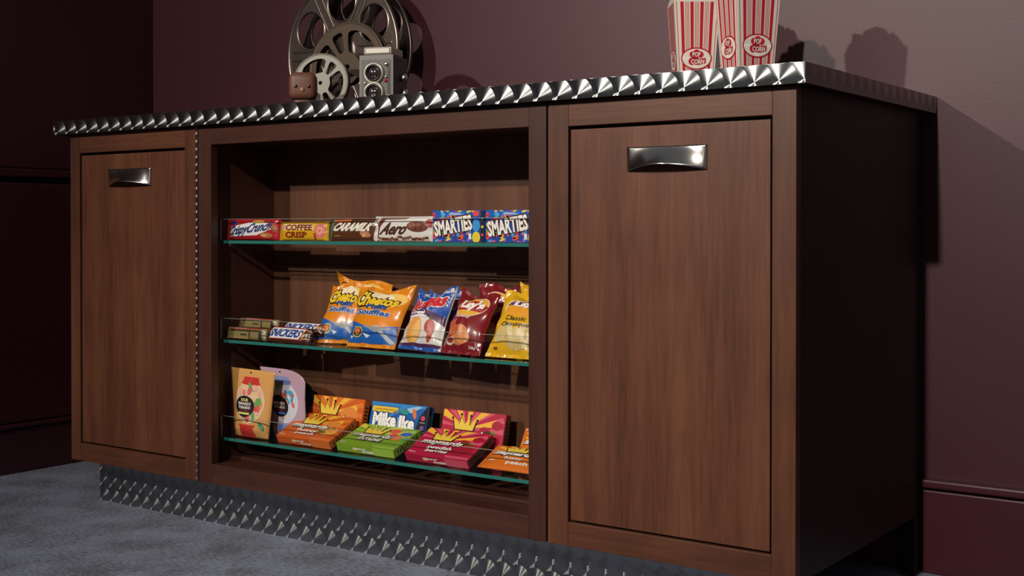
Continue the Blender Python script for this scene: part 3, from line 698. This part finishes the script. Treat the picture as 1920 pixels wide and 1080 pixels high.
TH, BW, BH = .0175, .155, .090
def tilted(x0, y0, ang, yawr=0.0):
    """carton leaning back: rests on its lower back edge; returns O, U, V"""
    U = Vector((BW * math.cos(yawr), BW * math.sin(yawr), 0)); c, s_ = math.cos(ang), math.sin(ang)
    Vv = Vector((-math.sin(yawr) * BH * c, math.cos(yawr) * BH * c, BH * s_)); nrm = U.cross(Vv).normalized()
    rest = Vector((x0, y0, S3 + .0006)); return rest + nrm * TH, U, Vv
KING = 'crown-printed candy cartons on the bottom shelf'
def crown_carton(label, x0, y0, ang, base, ray, ray2, fruit, words, yawr=0.0, front=True):
    O, U, Vv = tilted(x0, y0, math.radians(ang), yawr)
    o, fr, bt, rg = carton('candy_carton', label, 'candy box', O, U, Vv, TH, base, group=KING)
    a = Art(fr)
    a.add(P_rays(.40, .62, .62, 9, -.1, PI + .1, .5, .70), ray2, 1)
    a.add(P_rays(.40, .62, .50, 5, .15, PI - .15, .45, .60), ray, 2)
    for (cx, cy, rx, ry, c) in fruit: a.add(P_ell(cx, cy, rx, ry, 18), c, 3)
    a.add(P_crown(.37, .71, .32, .30), '#20190f', 6); a.add(P_crown(.37, .705, .285, .255), '#eecb4a', 9)
    for dx, dy in ((-.62, .3), (-.2, .6), (.28, .55), (.62, .25)): a.add(P_ell(.37 + dx * .32, .73 + dy * .30, .018, .03, 12), '#20190f', 7)
    a.add(P_poly([(.66, .02), (.99, .02), (.99, .10), (.60, .10)]), ray2, 4)
    a.build('printed_art', o)
    a = Art(fr)
    a.add(P_text('maynards', .42, .47, .62, .20, .09, .2), '#241a18', 12).add(P_text('maynards', .42, .47, .62, .20, .035, .2), '#f2ece6', 16)
    a.add(P_text(words[0], .45, .30, .38, .11, .1, .15), words[2], 12).add(P_text(words[0], .45, .30, .38, .11, .03, .15), '#f2ece6', 15)
    if words[1]: a.add(P_text(words[1], .45, .18, .34, .10, .1, .15), words[2], 12).add(P_text(words[1], .45, .18, .34, .10, .03, .15), '#f2ece6', 15)
    a.add(P_text('100 g', .10, .07, .11, .05, .02), '#f2ece6', 14)
    a.build('lettering', o)
    a = Art(bt); a.add(P_text('maynards', .40, .60, .22, .34, .04, .2), '#f2ece6', 5).add(P_text(words[0], .55, .32, .20, .30, .04), '#f2ece6', 5).add(P_crown(.33, .60, .07, .5), '#e0c04a', 4).add(P_poly([(.66, .02), (.99, .02), (.99, .95), (.62, .95)]), ray2, 2)
    a.build('edge_print', o)
    a = Art(rg); a.add(P_rect(.08, .04, .92, .96), '#6a4a2c' if base == '#b81f44' else ray2, 1)
    for i in range(9): a.add(P_rect(.25, .12 + .085 * i, .75, .15 + .085 * i), '#3a2a20', 3)
    a.build('side_print', o)
ORG_, PNK, GRN = '#d2601f', '#b81f44', '#7fa52c'
peach = [(.75, .60, .16, .19, '#e08a3a'), (.80, .40, .15, .17, '#e8a04a'), (.67, .34, .10, .05, '#4f7a30')]
berry = [(.76, .36, .17, .22, '#a3172f'), (.70, .58, .09, .11, '#a81b34'), (.88, .74, .08, .10, '#a81b34'), (.78, .56, .10, .045, '#5a7a34')]
kid = [(.66, .80, .10, .10, '#d8563c'), (.88, .72, .09, .09, '#3a62b8'), (.80, .52, .09, .12, '#e0783a'), (.95, .50, .05, .1, '#4f9a3a'), (.70, .62, .07, .08, '#d84a5a')]
crown_carton('orange crown-printed carton lying in front of its twin', .628, .0665, 26, ORG_, '#f0b83a', '#e07a34', peach, ('fuzzy', 'peach', '#c4501a'))
crown_carton('orange crown-printed carton propped up behind its twin', .632, .160, 76, ORG_, '#f0b83a', '#e07a34', peach, ('fuzzy', 'peach', '#c4501a'))
crown_carton('lime green crown-printed carton in front of the blue box', .800, .0665, 19, GRN, '#d9d04a', '#9cc04a', kid, ('EXTREME', '', '#20190f'))
crown_carton('pink crown-printed carton lying in front of its twin', .985, .0665, 26, PNK, '#f0b83a', '#d4566e', berry, ('swedish', 'berries', '#8a1230'))
crown_carton('pink crown-printed carton propped up behind its twin', 1.000, .160, 76, PNK, '#f0b83a', '#d4566e', berry, ('swedish', 'berries', '#8a1230'))
# blue carton
O, U, Vv = tilted(.807, .160, math.radians(76))
o, fr, bt, rg = carton('candy_carton', 'blue candy carton with bold white lettering behind the green one', 'candy box', O, U, Vv, TH, '#1c5fae')
a = Art(fr)
a.add(P_rect(.01, .92, .99, .99), '#2d86c9', 1).add(P_rect(.03, .77, .48, .90), '#e6c23c', 2).add(P_poly([(.10, .45), (.55, .95), (.68, .97), (.30, .62)]), '#3f86cc', 2).add(P_poly([(.62, .90), (.80, .97), (.90, .97), (.70, .80)]), '#9fc4e0', 2)
a.add(P_poly([(.80, .01), (.99, .01), (.99, .99), (.97, .99), (.86, .72), (.81, .35)]), '#17181c', 4).add(P_ell(.60, .82, .075, .06, 16, -.3), '#2f8f86', 5).add(P_ell(.77, .80, .035, .12, 16, .2), '#d8764a', 5)
for i, c in enumerate(['#d8455c', '#7a4a9a', '#d8763a']): a.add(P_ell(.925, .72 - .22 * i, .035, .055), c, 6)
a.build('printed_art', o)
a = Art(fr)
a.add(P_text('Mike', .27, .60, .40, .30, .10), '#10274a', 6).add(P_text('Ike', .66, .57, .26, .30, .10), '#10274a', 6).add(P_text('Mike', .27, .60, .40, .30, .055), '#f4f2ee', 10).add(P_text('Ike', .66, .57, .26, .30, .055), '#f4f2ee', 10).add(P_text('and', .50, .56, .14, .06, .03, 0, 1.4, asp=1.6), '#8fc0e6', 11)
a.add(P_rect(.08, .825, .42, .845), '#a8862a', 10)
for i in range(3): a.add(P_rect(.88, .61 - .22 * i, .97, .63 - .22 * i), '#9a9aa4', 10)
a.build('lettering', o)
a = Art(rg); a.add(P_rect(.02, .02, .55, .98), '#1a1a1c', 1).add(P_rect(.25, .2, .40, .8), '#8a7a2c', 2); a.build('side_print', o)
# soft orange bags at the right end
def softbag(quad, label, seed, T):
    o, s = bag('candy_bag', label, 'candy bag', quad, T, '#d9701f', 'lr', 'orange candy bags at the right of the bottom shelf', seed=seed, e1=.4, e2=.5, sealcol='#d06a1e', zfloor=S3 + .0008, wr=.002, n=30, m=20)
    a = Art(s, .05)
    a.add(P_rays(.45, .60, .5, 7, 0, PI, .5, .4), '#eab04a', 1).add(P_crown(.45, .78, .36, .26), '#20190f', 3).add(P_crown(.45, .775, .32, .22), '#eecb4a', 6)
    a.build('printed_art', o)
    a = Art(s, .05)
    a.add(P_text('maynards', .44, .56, .66, .20, .14, .2, -.05), '#241a18', 8).add(P_text('maynards', .44, .56, .66, .20, .05, .2, -.05), '#f2ece6', 12)
    a.add(P_text('fuzzy', .48, .37, .30, .13, .03), '#f2ece6', 10).add(P_text('peach', .58, .22, .34, .14, .03), '#f2ece6', 10).add(P_rect(.10, .27, .20, .30), '#f2ece6', 10)
    a.build('lettering', o)
softbag(((1.168, .122, .2480), (1.300, .122, .2480), (1.160, .064, .2140), (1.304, .064, .2140)), 'soft orange candy bag lying at the right end of bottom shelf', 61, .008)
softbag(((1.192, .178, .275), (1.306, .178, .273), (1.190, .146, .2140), (1.300, .146, .2140)), 'soft orange candy bag propped up behind its twin at bottom right', 62, .008)

# ------------------------------------------------------------------ things on the countertop
def reel_sheet(outer, holes, th, M, bev=.0):
    """plate with real openings, local xy plane, thickness along z"""
    cu = bpy.data.curves.new('c', 'CURVE'); cu.dimensions = '2D'; cu.fill_mode = 'BOTH'; cu.extrude = th / 2; cu.bevel_depth = bev; cu.bevel_resolution = 1
    for pts in [outer] + holes:
        sp = cu.splines.new('POLY'); sp.points.add(len(pts) - 1); sp.use_cyclic_u = True
        for p, q in zip(sp.points, pts): p.co = (q[0], q[1], 0, 1)
    o = bpy.data.objects.new('c', cu); COL.objects.link(o); me = bpy.data.meshes.new_from_object(o)
    g = G(); g.add([M @ v.co for v in me.vertices], [tuple(p.vertices) for p in me.polygons])
    bpy.data.objects.remove(o); bpy.data.curves.remove(cu); bpy.data.meshes.remove(me); return g
def circ(cx, cy, r, n=48): return [(cx + r * math.cos(2 * PI * i / n), cy + r * math.sin(2 * PI * i / n)) for i in range(n)]
def sector(r0, r1, a0, a1, n=12, rc=.18):
    """opening with softened corners"""
    p = []; da = (a1 - a0) * rc; dr = (r1 - r0) * rc
    p += [(r1, a0 + da + (a1 - a0 - 2 * da) * i / n) for i in range(n + 1)]
    p += [(r1 - dr * .3, a1 - da * .3), (r1 - dr, a1), (r0 + dr, a1), (r0 + dr * .3, a1 - da * .3)]
    p += [(r0, a1 - da - (a1 - a0 - 2 * da) * i / n) for i in range(n + 1)]
    p += [(r0 + dr * .3, a0 + da * .3), (r0 + dr, a0), (r1 - dr, a0), (r1 - dr * .3, a0 + da * .3)]
    return [(r * math.cos(a), r * math.sin(a)) for r, a in p]
def face_matrix(c, rotz, lean=0.0):
    """local z -> towards viewer (-y turned by rotz), local x right, local y up"""
    return Matrix.Translation(c) @ Matrix.Rotation(rotz, 4, 'Z') @ Matrix.Rotation(PI / 2 - lean, 4, 'X')

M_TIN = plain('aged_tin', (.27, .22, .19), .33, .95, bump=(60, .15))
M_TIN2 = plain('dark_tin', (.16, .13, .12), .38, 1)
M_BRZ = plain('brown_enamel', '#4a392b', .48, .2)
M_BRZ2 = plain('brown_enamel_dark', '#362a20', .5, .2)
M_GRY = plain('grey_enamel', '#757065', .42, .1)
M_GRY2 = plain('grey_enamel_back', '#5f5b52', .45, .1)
CR = CT + .0006
# large reel
R = .188; cy_ = .505; c = Vector((.400, cy_, CR + R))
t = thing('film_reel', 'large tin film reel with six round holes leaning by the wall', 'film reel', (c.x, cy_ + .03, CR))
six = [circ(.655 * R * math.cos(PI / 2 + k * PI / 3), .655 * R * math.sin(PI / 2 + k * PI / 3), .245 * R, 36) for k in range(6)]
cen = [circ(0, 0, .05 * R, 20)]
for dy in (0, .050):
    M = face_matrix(c + Vector((0, dy, 0)), 0)
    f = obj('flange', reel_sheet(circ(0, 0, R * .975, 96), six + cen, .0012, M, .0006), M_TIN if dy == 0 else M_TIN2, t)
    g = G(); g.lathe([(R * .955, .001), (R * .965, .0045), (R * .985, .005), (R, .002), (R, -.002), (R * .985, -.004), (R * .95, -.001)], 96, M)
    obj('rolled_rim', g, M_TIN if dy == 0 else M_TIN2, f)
    for k in range(6):
        g = G(); g.lathe([(.243 * R, -.002), (.245 * R, .0025), (.262 * R, .003), (.275 * R, .0005)], 36, M @ Matrix.Translation((.655 * R * math.cos(PI / 2 + k * PI / 3), .655 * R * math.sin(PI / 2 + k * PI / 3), 0)))
        obj('hole_lip', g, M_TIN if dy == 0 else M_TIN2, f)
    if dy == 0:
        for k in range(6):
            for sgn in (-1, 1):
                Mk = M @ Matrix.Rotation(PI / 3 * k, 4, 'Z')
                obj('pressed_rib', G().box(.30 * R, .90 * R, sgn * .055 * R - .003, sgn * .055 * R + .003, -.001, .0042, 0, .0018, Mk), M_TIN, f)
g = G(); g.lathe([(0.0, .003), (.20 * R, .003), (.28 * R, 0), (.28 * R, -.049), (0, -.049)], 40, face_matrix(c, 0)); obj('hub', g, M_TIN2, t)

def small_reel(label, c, R, rotz, lean, m1, m2, depth, phase, hole):
    t = thing('film_reel', label, 'film reel', (c.x, c.y, CR))
    hs = []
    for k in range(3):
        a = phase + k * 2 * PI / 3
        hs.append(sector(.34 * R, .82 * R, a + math.radians(22), a + math.radians(98)))
        hs.append(sector(.36 * R, .80 * R, a - math.radians(11), a + math.radians(11)))
    hs.append(circ(0, 0, hole * R, 24))
    M0 = face_matrix(c, rotz, lean)
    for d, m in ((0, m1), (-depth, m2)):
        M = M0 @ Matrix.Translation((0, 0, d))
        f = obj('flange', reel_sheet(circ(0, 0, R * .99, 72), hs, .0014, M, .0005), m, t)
        g = G(); g.lathe([(R * .93, .0008), (R * .96, .0022), (R * .99, .0022), (R, .0006), (R, -.001), (R * .97, -.0016)], 72, M); obj('rolled_rim', g, m, f)
    g = G(); g.lathe([(hole * R, 0), (hole * R, -depth)], 24, M0); g.lathe([(.30 * R, -.0006), (.30 * R, -depth + .0006)], 36, M0); obj('hub', g, m2, t)
    return t
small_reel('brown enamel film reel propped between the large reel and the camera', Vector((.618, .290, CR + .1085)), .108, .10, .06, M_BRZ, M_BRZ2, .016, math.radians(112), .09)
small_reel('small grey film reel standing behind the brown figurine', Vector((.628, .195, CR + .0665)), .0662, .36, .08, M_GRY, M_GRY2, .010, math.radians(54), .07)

# twin-lens camera
rz = math.radians(20); cc = Vector((.835, .168, CR)); T0 = Matrix.Translation(cc) @ Matrix.Rotation(rz, 4, 'Z')
t = thing('twin_lens_camera', 'vintage grey twin-lens reflex camera beside the film reels', 'camera', cc)
M_CAMG = plain('grey_leatherette', '#5b5753', .5, 0, bump=(500, .3)); M_CHR = plain('satin_chrome', (.72, .70, .66), .24, 1); M_BLK = plain('black_leatherette', '#15130f', .45)
M_PALE = plain('pale_satin', '#a8a299', .28, .45)
M_CAMP = plain('grey_lacquer', '#6f6a66', .35)
obj('body', G().box(-.037, .037, -.036, .045, .0, .104, 0, .003, T0), M_BLK, t)
fp = obj('front_panel', G().box(-.0375, .0375, -.0395, -.0362, .0, .104, 0, .001, T0), M_CAMP, t)
obj('panel_trim', G().box(-.032, .032, -.0405, -.0396, .004, .094, 0, .0004, T0), M_CAMG, fp)
obj('panel_strip', G().box(.0255, .0295, -.0415, -.0406, .008, .085, 0, .0003, T0), M_BLK, fp)
hd = obj('viewing_hood', G().box(-.031, .031, -.033, .036, .1045, .1215, 0, .004, T0), M_PALE, t)
obj('name_plate', G().box(-.026, .027, -.0345, -.0332, .1075, .1185, 0, .001, T0), plain('pale_plate', '#b9b4a9', .3, .4), hd)
def disc_on(g, x, z, prof, seg=36): g.lathe(prof, seg, T0 @ Matrix.Translation((x, -.0405, z)) @ Matrix.Rotation(PI / 2, 4, 'X'))
for z in (.066, .026):
    g = G(); disc_on(g, -.004, z, [(.0225, 0), (.0225, .004), (.0205, .006), (.0170, .006), (.0165, .004)]); lm = obj('lens_mount', g, M_PALE, t)
    g = G(); disc_on(g, -.004, z, [(.0175, .003), (.0170, .009), (.0150, .0095), (.0130, .006), (.0115, .004)]); obj('lens_barrel', g, plain('lens_black', '#3a3834', .3, .6), lm)
    g = G(); disc_on(g, -.004, z, [(0, .0072), (.004, .0070), (.008, .0060), (.0118, .0040)]); obj('lens_glass', g, plain('lens_coating', '#2a1c22', .06, 0, 1.0, 1.0), lm)
obj('lens_bridge', G().box(-.016, .008, -.0448, -.0406, .040, .052, 0, .001, T0), M_PALE, t)
for x, z, r in ((.0225, .084, .0042), (.0225, .058, .0030), (-.024, .046, .0030)):
    g = G(); disc_on(g, x, z, [(0, .004), (r * .8, .004), (r, .003), (r, 0)], 16); obj('dial', g, M_CHR, t)
g = G(); disc_on(g, .0215, .050, [(0, .0045), (.003, .004), (.0035, 0)], 14); obj('red_dot', g, plain('red_enamel', '#b3252b', .3), t)
for sx, y, z, r in ((-1, -.01, .040, .010), (1, .015, .062, .008), (1, .02, .030, .009)):
    g = G(); g.lathe([(0, .009), (r * .85, .009), (r, .007), (r, 0)], 24, T0 @ Matrix.Translation((sx * .037, y, z)) @ Matrix.Rotation(sx * PI / 2, 4, 'Y')); obj('winding_knob', g, M_CHR, t)

# small brown figurine (plain block head, no costume detail)
rz = math.radians(40); cc = Vector((.672, .098, CR)) ; T0 = Matrix.Translation(cc) @ Matrix.Rotation(rz, 4, 'Z')
t = thing('toy_figurine', 'small brown block-headed toy figurine in front of the grey reel', 'figurine', cc)
M_TOY = plain('brown_vinyl', '#6a4233', .5); M_TOYD = plain('dark_vinyl', '#2a1a16', .4)
def blob(x0, x1, y0, y1, z0, z1, r):
    bm = bmesh.new(); g0 = G(); g0.box(x0, x1, y0, y1, z0, z1); vs = [bm.verts.new(v) for v in g0.v]
    for f in g0.f: bm.faces.new([vs[i] for i in f])
    bmesh.ops.bevel(bm, geom=bm.edges[:], offset=r, segments=6, profile=.5, affect='EDGES'); g = G(); g.bm(bm, 0, T0, True); return g
obj('body', blob(-.019, .019, -.012, .014, 0, .026, .008), M_TOY, t)
hd = obj('head', blob(-.029, .029, -.025, .025, .018, .076, .014), M_TOY, t)
for sx in (-1, 1):
    g = G(); g.lathe([(0, .0028), (.0022, .0022), (.0036, .0008), (.0042, -.001)], 18, T0 @ Matrix.Translation((sx * .0135, -.0248, .045)) @ Matrix.Rotation(PI / 2, 4, 'X')); e = obj('eye', g, M_TOYD, hd)
    g = G(); g.lathe([(0, .0034), (.0012, .0030), (.0014, .002)], 12, T0 @ Matrix.Translation((sx * .0135 - .001, -.0248, .046)) @ Matrix.Rotation(PI / 2, 4, 'X')); obj('eye', g, plain('eye_glint', '#cfc8bc', .2), hd)  # painted glint: a small pale dot on each eye
g = G(); g.lathe([(0, .0035), (.003, .003), (.0048, .001), (.005, -.001)], 16, T0 @ Matrix.Translation((0, -.0248, .038)) @ Matrix.Rotation(PI / 2, 4, 'X')); obj('nose', g, plain('tan_vinyl', '#a67c5a', .4), hd)

# popcorn tubs
M_TUB = plain('tub_white', '#e6dcd2', .38)
def popcorn_box(label, cx, cyy, rotz, seed):
    h, s0, s1 = .194, .0657, .0905
    t = thing('popcorn_box', label, 'popcorn box', (cx, cyy, CR), 'striped popcorn boxes on the countertop')
    T0 = Matrix.Translation((cx, cyy, CR)) @ Matrix.Rotation(rotz, 4, 'Z')
    def side(k):
        Rk = T0 @ Matrix.Rotation(k * PI / 2, 4, 'Z')
        def surf(a, b, off):
            hw = (s0 + (s1 - s0) * b) / 2
            return Rk @ Vector(((a - .5) * 2 * hw, -hw - off, b * h))
        return surf
    g = G(); th = .001
    for k in range(4):
        s = side(k); q = 12
        vs = []; fs = []
        for i in range(q + 1):
            a_ = i / q; sc_ = 1 + .05 * math.sin(PI * a_) - .03
            vs += [s(a_, 0, 0), s(a_, sc_, 0), s(a_, sc_, -th), s(a_, 0, -th)]
        for i in range(q): fs += [(4 * i, 4 * i + 4, 4 * i + 5, 4 * i + 1), (4 * i + 1, 4 * i + 5, 4 * i + 6, 4 * i + 2), (4 * i + 2, 4 * i + 6, 4 * i + 7, 4 * i + 3)]
        g.add(vs, fs)
    b_ = [side(k)(0, 0, 0) for k in range(4)]; g.add(b_, [(3, 2, 1, 0)])
    obj('box_wall', g, M_TUB, t)
    for k in (0, 1, 2, 3):
        a = Art(side(k), .1, .00012)
        for i in range(4):
            c0 = .17 + .22 * i
            a.add(P_rect(c0 - .036, .012, c0 + .036, .965), '#c01f2a', 1)
            if i < 3:
                for d in (.075, .11, .145): a.add(P_rect(c0 + d - .007, .012, c0 + d + .007, .965), '#c8525a', 1)
        for d in (.05, .95): a.add(P_rect(d - .008, .012, d + .008, .965), '#c8525a', 1)
        a.add(P_ell(.5, .40, .395, .112, 36), '#b81f2c', 4).add(P_ell(.5, .40, .365, .098, 36), '#ece4da', 7)
        for (x, y, r) in ((.40, .44, .08), (.50, .455, .09), (.60, .44, .08), (.38, .372, .09), (.50, .37, .085), (.47, .41, .08)): a.add(P_ell(x, y, r, r * .40, 20), '#bf1f2e', 10)
        a.add(P_poly([(.54, .40), (.74, .407), (.74, .352), (.54, .335)]), '#bf1f2e', 10)
        a.build('striped_print', t)
        a = Art(side(k), .1)
        a.add(P_text('POP', .50, .441, .20, .046, .03), '#f2e6e0', 13).add(P_text('CORN', .53, .370, .34, .046, .03), '#f2e6e0', 13)
        a.build('lettering', t)
    rnd = random.Random(seed); mk = plain('popped_corn', '#e6cf94', .7)
    for i in range(46):
        gx, gy = rnd.uniform(-.036, .036), rnd.uniform(-.036, .036)
        bm = bmesh.new(); bmesh.ops.create_icosphere(bm, subdivisions=2, radius=.0095)
        for v in bm.verts: v.co *= 1 + .28 * math.sin(v.co.x * 520 + i) * math.cos(v.co.y * 480 + 2 * i) + .12 * math.sin(v.co.z * 700 + i)
        zz = h * .955 + .032 * (1 - (gx * gx + gy * gy) / .0026) + rnd.uniform(-.004, .006)
        g = G(); g.bm(bm, 0, T0 @ Matrix.Translation((gx, gy, zz)) @ Matrix.Rotation(rnd.uniform(0, 6), 4, 'X'), True); obj('kernel', g, mk, t)
popcorn_box('red striped popcorn box standing left of its twin, set further back', 1.426, .420, math.radians(37), 71)
popcorn_box('red striped popcorn box nearest the right end, turned on its corner', 1.589, .320, math.radians(53), 72)
